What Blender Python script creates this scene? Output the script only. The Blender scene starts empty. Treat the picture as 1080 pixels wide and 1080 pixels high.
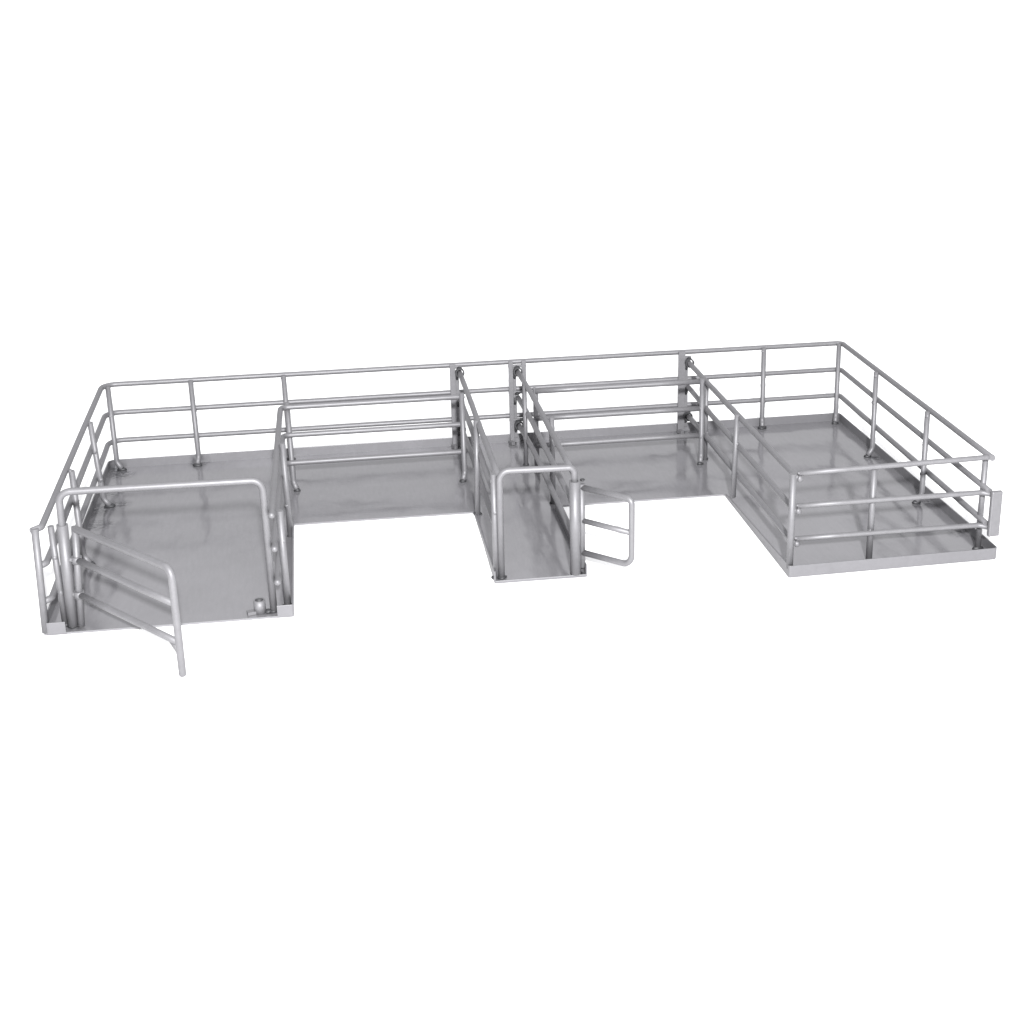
import bpy, bmesh, math, random
from mathutils import Vector, Matrix, noise
random.seed(7)
sc = bpy.context.scene
col = sc.collection

# ------------------------------------------------------------------ materials
def nodes_of(name):
    m = bpy.data.materials.new(name); m.use_nodes = True
    nt = m.node_tree
    b = nt.nodes['Principled BSDF']
    return m, nt, b

def zinc(name, base, metallic, rough, streak=None, stain_shade=(), var=0.12, bump=0.15, scale=260, wave=0):
    """galvanised sheet / tube: mottled grey with fine brushing"""
    m, nt, b = nodes_of(name)
    N, L = nt.nodes, nt.links
    geo = N.new('ShaderNodeNewGeometry')
    n1 = N.new('ShaderNodeTexNoise'); n1.inputs['Scale'].default_value = scale
    n1.inputs['Detail'].default_value = 5; n1.inputs['Roughness'].default_value = .6
    n2 = N.new('ShaderNodeTexNoise'); n2.inputs['Scale'].default_value = 22
    n2.inputs['Detail'].default_value = 3
    mp = N.new('ShaderNodeMapping'); L.new(geo.outputs['Position'], mp.inputs['Vector'])
    if streak: mp.inputs['Scale'].default_value = streak
    L.new(mp.outputs['Vector'], n1.inputs['Vector']); L.new(geo.outputs['Position'], n2.inputs['Vector'])
    mix = N.new('ShaderNodeMath'); mix.operation = 'ADD'
    L.new(n1.outputs['Fac'], mix.inputs[0]); L.new(n2.outputs['Fac'], mix.inputs[1])
    rmp = N.new('ShaderNodeMapRange')
    rmp.inputs['From Min'].default_value = .6; rmp.inputs['From Max'].default_value = 1.4
    rmp.inputs['To Min'].default_value = 1 - var; rmp.inputs['To Max'].default_value = 1 + var
    L.new(mix.outputs[0], rmp.inputs['Value'])
    cm = N.new('ShaderNodeVectorMath'); cm.operation = 'SCALE'
    cm.inputs[0].default_value = base
    L.new(rmp.outputs['Result'], cm.inputs['Scale'])
    outc = cm.outputs['Vector']
    # welding heat tint round the post feet; a few spots paint in shade
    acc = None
    for (sx, sy, sr) in stain_shade:
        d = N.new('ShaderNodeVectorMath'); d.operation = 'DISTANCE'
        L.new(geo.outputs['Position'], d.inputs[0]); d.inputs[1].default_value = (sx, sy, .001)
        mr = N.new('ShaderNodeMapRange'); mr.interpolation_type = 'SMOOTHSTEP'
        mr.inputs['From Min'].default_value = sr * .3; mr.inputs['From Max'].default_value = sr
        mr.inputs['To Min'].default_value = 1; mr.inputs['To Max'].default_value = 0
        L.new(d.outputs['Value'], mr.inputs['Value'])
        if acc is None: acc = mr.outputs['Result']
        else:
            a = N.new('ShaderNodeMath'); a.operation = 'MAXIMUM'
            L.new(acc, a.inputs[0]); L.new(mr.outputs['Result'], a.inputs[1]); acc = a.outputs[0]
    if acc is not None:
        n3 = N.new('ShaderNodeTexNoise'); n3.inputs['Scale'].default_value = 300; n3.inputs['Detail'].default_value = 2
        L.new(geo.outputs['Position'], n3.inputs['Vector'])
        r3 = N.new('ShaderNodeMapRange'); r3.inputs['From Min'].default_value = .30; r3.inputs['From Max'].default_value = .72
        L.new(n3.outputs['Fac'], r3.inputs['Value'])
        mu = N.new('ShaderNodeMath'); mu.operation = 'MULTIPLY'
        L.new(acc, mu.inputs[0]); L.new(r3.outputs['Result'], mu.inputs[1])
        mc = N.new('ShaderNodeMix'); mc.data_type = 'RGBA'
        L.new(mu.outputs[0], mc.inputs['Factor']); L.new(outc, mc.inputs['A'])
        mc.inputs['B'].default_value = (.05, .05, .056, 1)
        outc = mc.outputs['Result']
    L.new(outc, b.inputs['Base Color'])
    b.inputs['Metallic'].default_value = metallic
    rr = N.new('ShaderNodeMapRange')
    rr.inputs['From Min'].default_value = .3; rr.inputs['From Max'].default_value = .7
    rr.inputs['To Min'].default_value = rough - .05; rr.inputs['To Max'].default_value = rough + .07
    L.new(n2.outputs['Fac'], rr.inputs['Value']); L.new(rr.outputs['Result'], b.inputs['Roughness'])
    bp = N.new('ShaderNodeBump'); bp.inputs['Strength'].default_value = bump; bp.inputs['Distance'].default_value = .0002
    L.new(n1.outputs['Fac'], bp.inputs['Height']); nrm = bp.outputs['Normal']
    if wave:
        n4 = N.new('ShaderNodeTexNoise'); n4.inputs['Scale'].default_value = 30; n4.inputs['Detail'].default_value = 2
        m4 = N.new('ShaderNodeMapping'); m4.inputs['Scale'].default_value = (1, .45, 1)
        L.new(geo.outputs['Position'], m4.inputs['Vector']); L.new(m4.outputs['Vector'], n4.inputs['Vector'])
        b4 = N.new('ShaderNodeBump'); b4.inputs['Strength'].default_value = 1; b4.inputs['Distance'].default_value = wave
        L.new(n4.outputs['Fac'], b4.inputs['Height']); L.new(nrm, b4.inputs['Normal']); nrm = b4.outputs['Normal']
    L.new(nrm, b.inputs['Normal'])
    return m

STAIN_SHADE = [(.002, -.004, .011), (.0666, -.003, .011), (.003, -.090, .018), (.004, -.125, .016), (.271, -.003, .008),
          (.4607, -.004, .012), (.531, -.003, .007), (.596, -.10, .008), (.593, -.20, .011), (.592, -.262, .010),  # those by the right front lip paint in reflections and shade
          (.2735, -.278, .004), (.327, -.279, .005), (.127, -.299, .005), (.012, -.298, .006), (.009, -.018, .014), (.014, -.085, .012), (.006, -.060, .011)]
M_sheet = zinc('sheet_zinc', (.200, .197, .208), .36, .13, streak=(1.6, .25, 1), stain_shade=STAIN_SHADE, var=.08, bump=.05, wave=.0012)
M_lip = zinc('lip_zinc', (.163, .161, .170), .45, .50, stain_shade=STAIN_SHADE[:4]+STAIN_SHADE[9:10], var=.08, bump=0)
M_tube = zinc('tube_zinc', (.150, .148, .156), .36, .50, var=.12, bump=.12)
M_weld = zinc('weld_oxide', (.035, .035, .038), .4, .5, var=.35, bump=.4, scale=600)
M_cap = zinc('dark_sleeve', (.035, .035, .038), .1, .5, var=.2, bump=.1)

def paper(name):
    m, nt, b = nodes_of(name)
    n = nt.nodes.new('ShaderNodeTexNoise'); n.inputs['Scale'].default_value = 40
    r = nt.nodes.new('ShaderNodeValToRGB')
    r.color_ramp.elements[0].color = (.94, .94, .94, 1); r.color_ramp.elements[1].color = (.955, .955, .955, 1)
    nt.links.new(n.outputs['Fac'], r.inputs['Fac']); nt.links.new(r.outputs['Color'], b.inputs['Base Color'])
    b.inputs['Roughness'].default_value = .9; b.inputs['Specular IOR Level'].default_value = .1
    return m
M_ground = paper('white_paper')

# ------------------------------------------------------------------ mesh helpers
def V(*a): return Vector(a)

def round_path(pts, rad, n=7):
    """polyline with filleted corners; rad is a number or one per inner corner"""
    pts = [Vector(p) for p in pts]
    if len(pts) < 3 or rad is None: return pts
    rads = rad if isinstance(rad, (list, tuple)) else [rad] * (len(pts) - 2)
    out = [pts[0]]
    for i in range(1, len(pts) - 1):
        p, a, b = pts[i], pts[i-1], pts[i+1]
        u = (a - p); v = (b - p); lu, lv = u.length, v.length; u.normalize(); v.normalize()
        ang = u.angle(v)
        r = rads[i-1]
        if r <= 0 or ang > 3.1: out.append(p); continue
        d = min(r / math.tan(ang / 2), lu * .48, lv * .48); r2 = d * math.tan(ang / 2)
        c = p + (u + v).normalized() * (r2 / math.sin(ang / 2))
        s, e = p + u * d - c, p + v * d - c
        tot = s.angle(e)
        for k in range(n + 1):
            t = k / n
            out.append(c + (s * math.sin((1 - t) * tot) + e * math.sin(t * tot)) / math.sin(tot))
    out.append(pts[-1])
    return out

def tube(bm, pts, r, rad=None, seg=14, caps='flat', mat=0, wob=0.0):
    path = round_path(pts, rad)
    # subdivide long straights a little so hand-made wobble can act
    if wob:
        q = [path[0]]
        for a, b in zip(path, path[1:]):
            k = max(1, int((b - a).length / .03))
            for j in range(1, k + 1): q.append(a.lerp(b, j / k))
        path = [p + noise.noise_vector(p * 14) * wob for p in q]
    T = []
    for i in range(len(path)):
        a = path[max(0, i-1)]; b = path[min(len(path)-1, i+1)]
        T.append((b - a).normalized())
    up = Vector((0, 0, 1)) if abs(T[0].z) < .9 else Vector((1, 0, 0))
    n = (up - T[0] * up.dot(T[0])).normalized()
    rings = []
    prof = [(0, 1.0)]
    seq = []
    if caps == 'dome':
        for k in (0, 1, 2, 3): seq.append((path[0] - T[0] * r * .75 * math.cos(k * math.pi / 8), T[0], max(.02, math.sin(k * math.pi / 8)) ))
    for p, t in zip(path, T): seq.append((p, t, 1.0))
    if caps == 'dome':
        for k in (3, 2, 1, 0): seq.append((path[-1] + T[-1] * r * .75 * math.cos(k * math.pi / 8), T[-1], max(.02, math.sin(k * math.pi / 8))))
    for p, t, s in seq:
        n = (n - t * n.dot(t)).normalized(); bnm = t.cross(n)
        rings.append([bm.verts.new(p + (n * math.cos(2*math.pi*j/seg) + bnm * math.sin(2*math.pi*j/seg)) * r * s) for j in range(seg)])
    for A, B in zip(rings, rings[1:]):
        for j in range(seg):
            f = bm.faces.new((A[j], A[(j+1) % seg], B[(j+1) % seg], B[j])); f.smooth = True; f.material_index = mat
    f = bm.faces.new(list(reversed(rings[0]))); f.material_index = mat
    f = bm.faces.new(rings[-1]); f.material_index = mat

def pipe(bm, a, b, r, ri, seg=20, inner_mat=0, mat=0):
    """open pipe from a to b, with wall thickness"""
    a, b = Vector(a), Vector(b); t = (b - a).normalized()
    up = Vector((0, 0, 1)) if abs(t.z) < .9 else Vector((1, 0, 0))
    n = (up - t * up.dot(t)).normalized(); c = t.cross(n)
    def ring(p, rr): return [bm.verts.new(p + (n*math.cos(2*math.pi*j/seg) + c*math.sin(2*math.pi*j/seg)) * rr) for j in range(seg)]
    R = [ring(a, ri), ring(a, r), ring(b, r), ring(b, ri)]
    for i in range(4):
        A, B = R[i], R[(i+1) % 4]
        for j in range(seg):
            f = bm.faces.new((A[j], A[(j+1) % seg], B[(j+1) % seg], B[j]))
            f.smooth = i in (1, 3); f.material_index = inner_mat if i == 3 else mat

def box(bm, c, s, rotz=0, mat=0):
    c = Vector(c); M = Matrix.Rotation(rotz, 3, 'Z'); vs = []
    for x in (-1, 1):
        for y in (-1, 1):
            for z in (-1, 1): vs.append(bm.verts.new(c + M @ Vector((x*s[0]/2, y*s[1]/2, z*s[2]/2))))
    for q in ((0,1,3,2), (4,6,7,5), (0,4,5,1), (2,3,7,6), (0,2,6,4), (1,5,7,3)):
        bm.faces.new([vs[i] for i in q]).material_index = mat

def blob(bm, c, s, mat=1, sub=2, rough=.35):
    """lumpy weld bead"""
    r = bmesh.ops.create_icosphere(bm, subdivisions=sub, radius=1)
    for v in r['verts']:
        k = 1 + rough * noise.noise(v.co * 2.3 + Vector(c) * 900)
        v.co = Vector((v.co.x*s[0]*k, v.co.y*s[1]*k, v.co.z*s[2]*k)) + Vector(c)
    for f in {f for v in r['verts'] for f in v.link_faces}: f.smooth = True; f.material_index = mat

def strip(bm, pts, z0, z1, t, rad=0.0, slope_start=0.0):
    """upright folded edge of the tray: outside line pts, thickness t to the left of travel"""
    path = round_path([(x, y, 0) for x, y in pts], rad, 5) if rad else [V(x, y, 0) for x, y in pts]
    off = []
    for i, p in enumerate(path):
        d1 = (path[i] - path[i-1]).normalized() if i else None
        d2 = (path[i+1] - path[i]).normalized() if i < len(path)-1 else None
        n1 = V(-d1.y, d1.x, 0) if d1 else None; n2 = V(-d2.y, d2.x, 0) if d2 else None
        if n1 is None: off.append(p + n2 * t)
        elif n2 is None: off.append(p + n1 * t)
        else:
            m = (n1 + n2).normalized(); off.append(p + m * t / max(.3, m.dot(n1)))
    S = []
    for i, (p, q) in enumerate(zip(path, off)):
        top = z1 if i or not slope_start else slope_start
        S.append([bm.verts.new((a.x, a.y, z)) for a, z in ((p, z0), (p, top), (q, top), (q, z0))])
    for A, B in zip(S, S[1:]):
        for j in range(4): bm.faces.new((A[j], A[(j+1) % 4], B[(j+1) % 4], B[j]))
    bm.faces.new(S[0][::-1]); bm.faces.new(S[-1])

def obj(name, bm, mats, parent=None, bevel=0, label=None):
    bmesh.ops.recalc_face_normals(bm, faces=bm.faces[:])
    me = bpy.data.meshes.new(name); bm.to_mesh(me); bm.free()
    for m in (mats if isinstance(mats, (list, tuple)) else [mats]): me.materials.append(m)
    o = bpy.data.objects.new(name, me); col.objects.link(o); o.parent = parent
    if bevel:
        md = o.modifiers.new('bevel', 'BEVEL'); md.width = bevel; md.segments = 2; md.limit_method = 'ANGLE'; md.angle_limit = .7
    if label: o['label'] = label
    return o

def part(name, parent, label=None):
    """an empty that groups the sub-parts of one part"""
    o = bpy.data.objects.new(name, None); col.objects.link(o); o.parent = parent
    o.empty_display_size = .01
    if label: o['label'] = label
    return o

# ------------------------------------------------------------------ ground
GZ = -.0014
bm = bmesh.new()
for v in ((-40, -40), (40, -40), (40, 40), (-40, 40)): bm.verts.new((v[0], v[1], GZ))
bm.faces.new(bm.verts[:])
g = obj('ground', bm, M_ground); g['kind'] = 'structure'

# ------------------------------------------------------------------ the yard
yard = bpy.data.objects.new('toy_cattle_yard', None); col.objects.link(yard)
yard.location = (0, 0, 0); yard.empty_display_size = .02
yard['label'] = 'grey metal toy cattle yard with tube railings and two open gates on a white ground'
yard['category'] = 'toy cattle yard'

# ---- floor sheet -------------------------------------------------
FL = [(-.0055, -.3035), (.1414, -.3058), (.1411, -.1512), (.2692, -.1531), (.2689, -.2808), (.3285, -.2818),
      (.3283, -.1530), (.4564, -.1546), (.4560, -.3092), (.5952, -.3073), (.5992, -.3035), (.6008, .0005), (-.0025, .0005)]
bm = bmesh.new()
lo = [bm.verts.new((x, y, -.0012)) for x, y in FL]; hi = [bm.verts.new((x, y, 0)) for x, y in FL]
for i in range(len(FL)):
    j = (i + 1) % len(FL); bm.faces.new((lo[i], lo[j], hi[j], hi[i]))
bm.faces.new(hi); bm.faces.new(lo[::-1])
floor = obj('floor_tray', bm, M_sheet, yard)

RH, LT = .0070, .0009
def lip(pts, rad=0, slope=0, h=RH, name='tray_lip'):
    bm = bmesh.new(); strip(bm, pts, -.0010, h, LT, rad, slope)
    return obj(name, bm, M_lip, floor, bevel=.0002)
lip([(.4562, -.1585), (.45575, -.3096), (.6002, -.3077), (.6014, .0009), (-.0029, .0009), (-.0060, -.3040), (.0074, -.3043)], rad=[.0012, .0032, .004, .006, .004], slope=.0015)
lip([(.1318, -.3062), (.1418, -.3063), (.1415, -.1530)], rad=.0015)
lip([(.2696, -.1600), (.2685, -.2806)], slope=.001)
lip([(.3289, -.2816), (.3287, -.1600)])
lip([(.2688, -.2812), (.3287, -.2822)], h=.0007, name='threshold')

# ---- railings ----------------------------------------------------
R = .0020
ZP = (.0684, .0456, .0228)          # perimeter rails
ZD = (.0657, .0440, .0220)          # divider rails

def post(parent, base, top, r=.0020, foot=None, weld=.0, zb=0.0, name='post', beads=(.0660, .0448, .0224)):
    """upright; foot = direction in which its lower end is bent over and welded down"""
    bm = bmesh.new()
    b = Vector((base[0], base[1], zb)); t = Vector(top)
    if foot:
        f = Vector((foot[0], foot[1], 0)).normalized()
        tube(bm, [b + f * .0042 + V(0, 0, .0014), b + V(0, 0, .006), t], r, rad=.006)
        wc = b + f * .004
    else:
        tube(bm, [b, t], r); wc = b
    if weld:
        blob(bm, (wc.x, wc.y, zb + .0006), (weld * 1.25, weld * .8, .0020))
    for z in beads:
        k = (z - zb) / max(.001, t.z - zb)
        if k > .99: continue
        p = b.lerp(t, min(1, max(0, k)))
        a = random.uniform(0, 6.28)
        blob(bm, (p.x + .0007 * math.cos(a), p.y + .0007 * math.sin(a), z + random.uniform(-.0006, .0006)), (.0017, .0017, .0019), mat=0, rough=.5)
    return obj(name, bm, [M_tube, M_weld], parent)

def rail(parent, pts, r=R, rad=None, caps='flat', wob=.00018, name='rail'):
    bm = bmesh.new(); tube(bm, pts, r, rad, caps=caps, wob=wob)
    return obj(name, bm, [M_tube, M_weld], parent)

# outer fence: three rails run round three sides
pf = part('perimeter_fence', yard)
for z in ZP:
    zz = z - .0012
    rail(pf, [(-.0045, -.3015, z - .0030), (.0004, -.2965, z - .0028), (-.0004, 0, z), (.5998, 0, z), (.5925, -.3030, z + .0002)],
         rad=[.003, .011, .005])
post(pf, (.0040, -.0045), (.0040, -.0038, .0684), foot=(1, -.5), weld=.0030)
post(pf, (.0668, -.0042), (.0664, -.0036, .0690), foot=(-.3, -1), weld=.0030)
post(pf, (.1385, -.0040), (.1378, -.0036, .0690), foot=(0, -1), weld=.003)
post(pf, (.5312, -.0040), (.5308, -.0036, .0690), foot=(-.2, -1), weld=.003)
post(pf, (.5962, -.0045), (.5962, -.0036, .0690), foot=(-.4, -1), weld=.0025)
post(pf, (.5942, -.0950), (.5942, -.0935, .0690), foot=(-1, -.3), weld=.0025)
post(pf, (.5915, -.2005), (.5915, -.2000, .0690), foot=(-1, -.2), weld=.0028)
post(pf, (.5936, -.2910), (.5936, -.2910, .0665), weld=.003)
post(pf, (.0040, -.0880), (.0025, -.0960, .0675), foot=(1, -.3), weld=.0032)
post(pf, (.0040, -.1980), (.0043, -.2010, .0672), foot=(1, -.3), weld=.003)
post(pf, (.0056, -.2940), (.0050, -.2940, .0648), r=.0019, weld=.003)
post(pf, (-.0047, -.3020), (-.0024, -.3018, .0668), r=.0022, zb=.0005, beads=())

# flat-bar uprights on the back fence that carry the gate ends between lane and pens
def hanger(parent, x, ring_x, rings, second=None, w=.0045):
    bm = bmesh.new()
    box(bm, (x, -.0036, .0352), (w, .0020, .0690))
    box(bm, (x - .001, -.0068, .0016), (.003, .006, .0028), rotz=.4)
    blob(bm, (x + .001, -.0045, .0006), (.0024, .0016, .0010))
    box(bm, (x + w * .5 + .0012, -.0022, .0345), (.0030, .0014, .0600))
    for z in rings: blob(bm, (x + w * .5 + .0012, -.0034, z - .004), (.0016, .0010, .0034))
    if second is not None: box(bm, (second, -.0036, .0352), (.0036, .0020, .0690))
    x0, x1 = min(x, ring_x), max(second or x, ring_x)
    for z in rings:
        box(bm, ((x0 + x1) / 2, -.0033, z + .0035), (x1 - x0 + .004, .0024, .0022))
        blob(bm, (ring_x, -.0045, z + .0028), (.0022, .0018, .0014))
    return obj('hanger_bracket', bm, [M_tube, M_weld], parent, bevel=.0002)

def collar(parent, p):
    bm = bmesh.new()
    p = Vector(p)
    pipe(bm, p + V(0, -.0018, 0), p + V(0, .0018, 0), .0037, .0027, inner_mat=1, mat=1)
    return obj('rail_collar', bm, [M_tube, M_cap], parent)

# divider A (right side of the wide pen) turns the corner and runs on as a cross fence
da = part('divider_fence', yard)
for z in ZD:
    rail(da, [(.1334, -.3040, z - .0006), (.1360, -.0812, z), (.2690, -.0812, z)], rad=.0055, caps='dome')
post(da, (.1414, -.0795), (.1409, -.0785, .0684), foot=(.6, -1), weld=.002)
post(da, (.1392, -.1750), (.1386, -.1750, .0684), r=.0020, weld=.002)
post(da, (.1380, -.2935), (.1380, -.2935, .0640), r=.0021, weld=.003)

# divider B (left side of the narrow race), from the back fence to the race mouth
db = part('divider_fence', yard)
for z, zr in zip(ZD, (.0640, .0410, .0165)):
    rail(db, [(.2766, -.0065, zr), (.2758, -.085, z + .0003), (.2745, -.2700, z + .0008)], rad=.01)
post(db, (.2704, -.0845), (.2704, -.0830, .0690), foot=(-.5, -1), weld=.0022)
post(db, (.2716, -.1590), (.2735, -.1530, .0690), weld=.0025)
post(db, (.2706, -.2742), (.2706, -.2742, .0712), r=.0020, weld=.0025)
hanger(db, .2712, .2766, (.0640, .0410, .0165))
collar(db, (.2766, -.0080, .0640)); collar(db, (.2762, -.0080, .0165))

# divider C (right side of the race)
dc = part('divider_fence', yard)
for z, zr in zip(ZD, (.0620, .0400, .0165)):
    rail(dc, [(.3235, -.0065, zr), (.3232, -.085, z), (.3222, -.2720, z + .0012)], rad=.01)
post(dc, (.3275, -.0770), (.3275, -.0770, .0675), weld=.0022)
post(dc, (.3285, -.1480), (.3285, -.1470, .0660), weld=.0022)
post(dc, (.3215, -.0600), (.3215, -.0600, .0650), r=.0016, weld=.002)
hanger(dc, .3183, .3232, (.0620, .0400, .0165), second=.3290, w=.0036)
collar(dc, (.3235, -.0080, .0620)); collar(dc, (.3235, -.0080, .0165))

# cross fence between race and right-hand pen
cf = part('cross_fence', yard)
for z in ZD:
    rail(cf, [(.3270, -.0790, z), (.4565, -.0805, z + .0003)])
post(cf, (.4574, -.0822), (.4574, -.0815, .0684), r=.0020, foot=(-.4, -1), weld=.0022)

# divider D (left side of the right-hand pen)
dd = part('divider_fence', yard)
for z, zr, zf in zip(ZD, (.0610, .0400, .0150), (.0640, .0412, .0192)):
    rail(dd, [(.4660, -.0065, zr), (.4610, -.085, z), (.4613, -.3005, zf)], rad=.01, caps='dome')
post(dd, (.4580, -.1720), (.4587, -.1735, .0676), r=.0019, zb=.0040)
post(dd, (.4574, -.3055), (.4574, -.3050, .0684), r=.0022, zb=.0040)
post(dd, (.4625, -.0760), (.4625, -.0760, .0660), r=.0017, weld=.002)
hanger(dd, .4607, .4665, (.0610, .0400, .0150), w=.0058)
collar(dd, (.4663, -.0080, .0610)); collar(dd, (.4655, -.0080, .0150))

# front fence of the right-hand pen
ff = part('front_fence', yard)
zl, zr = (.0664, .0443, .0217), (.0684, .0442, .0212)
for i in range(3):
    p = [(.4627, -.3000, zl[i]), (.5885, -.3000, zr[i])]
    p.append((.5945, -.3005, zr[i]) if i == 0 else (.5965, -.3045, zr[i] - .001))
    rail(ff, p, r=.00175, rad=.006)
    bm = bmesh.new(); blob(bm, (.4626, -.3006, zl[i] + .0006), (.0011, .0011, .0011), mat=0); blob(bm, (.4630, -.3018, zl[i] - .0030), (.0019, .0016, .0022), mat=0, rough=.25)
    obj('bolt', bm, [M_tube, M_weld], ff)
post(ff, (.5150, -.2960), (.5150, -.2960, .0668), r=.0021)
bm = bmesh.new(); box(bm, (.5959, -.3062, .0311), (.0078, .0034, .0315), rotz=.06)
obj('end_plate', bm, [M_tube, M_weld], ff, bevel=.0009)

# ---- portal and gate of the wide pen ------------------------------
def arch(pts, rad, sleeve, label=None):
    bm = bmesh.new(); tube(bm, pts, .00215, rad, seg=16)
    for p in (pts[0], pts[-1]): blob(bm, (p[0], p[1], .0006), (.0035, .003, .0014))
    a = obj('entrance_arch', bm, [M_tube, M_weld], yard, label=label)
    bm = bmesh.new(); pipe(bm, *sleeve[:2], sleeve[2], .00225, inner_mat=1)
    obj('hinge_sleeve', bm, [M_tube, M_weld], a)
    return a
arch([(.0102, -.2962, 0), (.0126, -.2970, .0866), (.1292, -.2970, .0855), (.1296, -.2985, 0)], .0065,
     ((.0104, -.2960, .0010), (.0120, -.2960, .0660), .0033), label='wide entrance arch taller than the railings')

ga = part('swing_gate', yard, label='large three-bar gate swung open towards the front')
hx = lambda z: (.0155 + (.0193 - .0155) * z / .0645, -.2985, z)
EX, EY = .0803, -.3746
bm = bmesh.new(); tube(bm, [hx(.0012), hx(.0650)], .0020)
for z in (.0440, .0216):
    p = Vector(hx(z)); pipe(bm, p + V(0, 0, -.0022), p + V(0, 0, .0022), .0030, .0018)
    tube(bm, [p, (.0112, -.2965, z)], .0015)
obj('hinge_tube', bm, [M_tube, M_weld], ga)
bm = bmesh.new(); tube(bm, [hx(.0637), (EX, EY, .0652), (EX, EY, .0008)], .00215, rad=.0055, seg=16, caps='dome')
obj('gate_frame', bm, [M_tube, M_weld], ga)
for z0, z1 in ((.0440, .0440), (.0216, .0205)):
    rail(ga, [hx(z0), (EX, EY, z1)], r=.0020)
bm = bmesh.new(); tube(bm, [(EX - .005, EY + .006, .0200), (EX, EY, .0135)], .0015)
obj('brace', bm, [M_tube, M_weld], ga)

bm = bmesh.new()
pipe(bm, (.1213, -.2985, 0), (.1213, -.2985, .0086), .0036, .0026, inner_mat=1)  # inner wall coloured dark, painting in the shade of the hollow
box(bm, (.1168, -.2995, .0012), (.0065, .0045, .0020), rotz=.25)
blob(bm, (.1262, -.2992, .0008), (.0022, .0022, .0016))
obj('latch_socket', bm, [M_tube, M_cap], yard)

# ---- portal and gate of the race ----------------------------------
arch([(.2738, -.2752, 0), (.2741, -.2765, .0735), (.3218, -.2770, .0727), (.3228, -.2778, 0)], [.0062, .0035],
     ((.3217, -.2795, .0008), (.3217, -.2795, .0645), .0036), label='narrow entrance arch at the mouth of the race')
gb = part('swing_gate', yard, label='small three-bar gate swung open to the right')
bm = bmesh.new(); tube(bm, [(.3262, -.2790, .0050), (.3262, -.2790, .0622)], .0021)
blob(bm, (.3270, -.2770, .0640), (.0016, .0016, .0010))
for z in (.0370, .0150): tube(bm, [(.3262, -.2790, z), (.3217, -.2795, z)], .0016)
obj('hinge_tube', bm, [M_tube, M_weld], gb)
E2 = (.3528, -.3066)
bm = bmesh.new(); tube(bm, [(.3262, -.2790, .0597), (E2[0], E2[1], .0597), (E2[0], E2[1], .0152), (.3262, -.2790, .0150)], .0020, rad=[.0034, .0066])
obj('gate_frame', bm, [M_tube, M_weld], gb)
rail(gb, [(.3262, -.2790, .0372), (E2[0], E2[1], .0372)], r=.0018)

# ------------------------------------------------------------------ light
w = bpy.data.worlds.new('World'); sc.world = w; w.use_nodes = True
nt = w.node_tree; N, L = nt.nodes, nt.links
bg = N['Background']
tc = N.new('ShaderNodeTexCoord')          # white studio: bright ceiling, dimmer walls, left wall dimmest
dot = N.new('ShaderNodeVectorMath'); dot.operation = 'DOT_PRODUCT'
L.new(tc.outputs['Generated'], dot.inputs[0]); dot.inputs[1].default_value = (.18, .05, .98)
mr = N.new('ShaderNodeMapRange')
mr.inputs['From Min'].default_value = .3; mr.inputs['From Max'].default_value = 1
mr.inputs['To Min'].default_value = .76; mr.inputs['To Max'].default_value = 1.66
L.new(dot.outputs['Value'], mr.inputs['Value'])
bg.inputs['Color'].default_value = (.985, .985, 1.0, 1)
L.new(mr.outputs['Result'], bg.inputs['Strength'])

def area(name, loc, target, size, power):
    l = bpy.data.lights.new(name, 'AREA'); l.shape = 'DISK'; l.size = size; l.energy = power
    o = bpy.data.objects.new(name, l); col.objects.link(o); o.location = loc
    o.rotation_euler = (Vector(target) - Vector(loc)).to_track_quat('-Z', 'Y').to_euler()
    return o
area('flash_lamp', (.205, -1.45, .60), (.28, -.15, .02), .045, 46)

# ------------------------------------------------------------------ camera
cam = bpy.data.cameras.new('camera'); co = bpy.data.objects.new('camera', cam); col.objects.link(co)
Rm = ((0.9847545979148529, -0.17358517515764357, -0.01125028226519206),
      (-0.06924906019849865, -0.3318793070314976, -0.9407766436439192),
      (0.15957114258906907, 0.9272131969130849, -0.338840283796121))
X, Y, Z = Vector(Rm[0]), -Vector(Rm[1]), -Vector(Rm[2])
M = Matrix((X, Y, Z)).transposed().to_4x4(); M.translation = (.17212934, -1.13544227, .37882391)
co.matrix_world = M
cam.sensor_fit = 'HORIZONTAL'; cam.sensor_width = 36; cam.lens = 1537.7267 / 1080 * 36
cam.shift_x = -62.38429 / 1080; cam.shift_y = -34.78751 / 1080
cam.clip_start = .01; cam.clip_end = 200
sc.camera = co

vs = sc.view_settings
vs.view_transform = 'Standard'; vs.look = 'None'; vs.exposure = 0; vs.gamma = 1; vs.use_curve_mapping = False
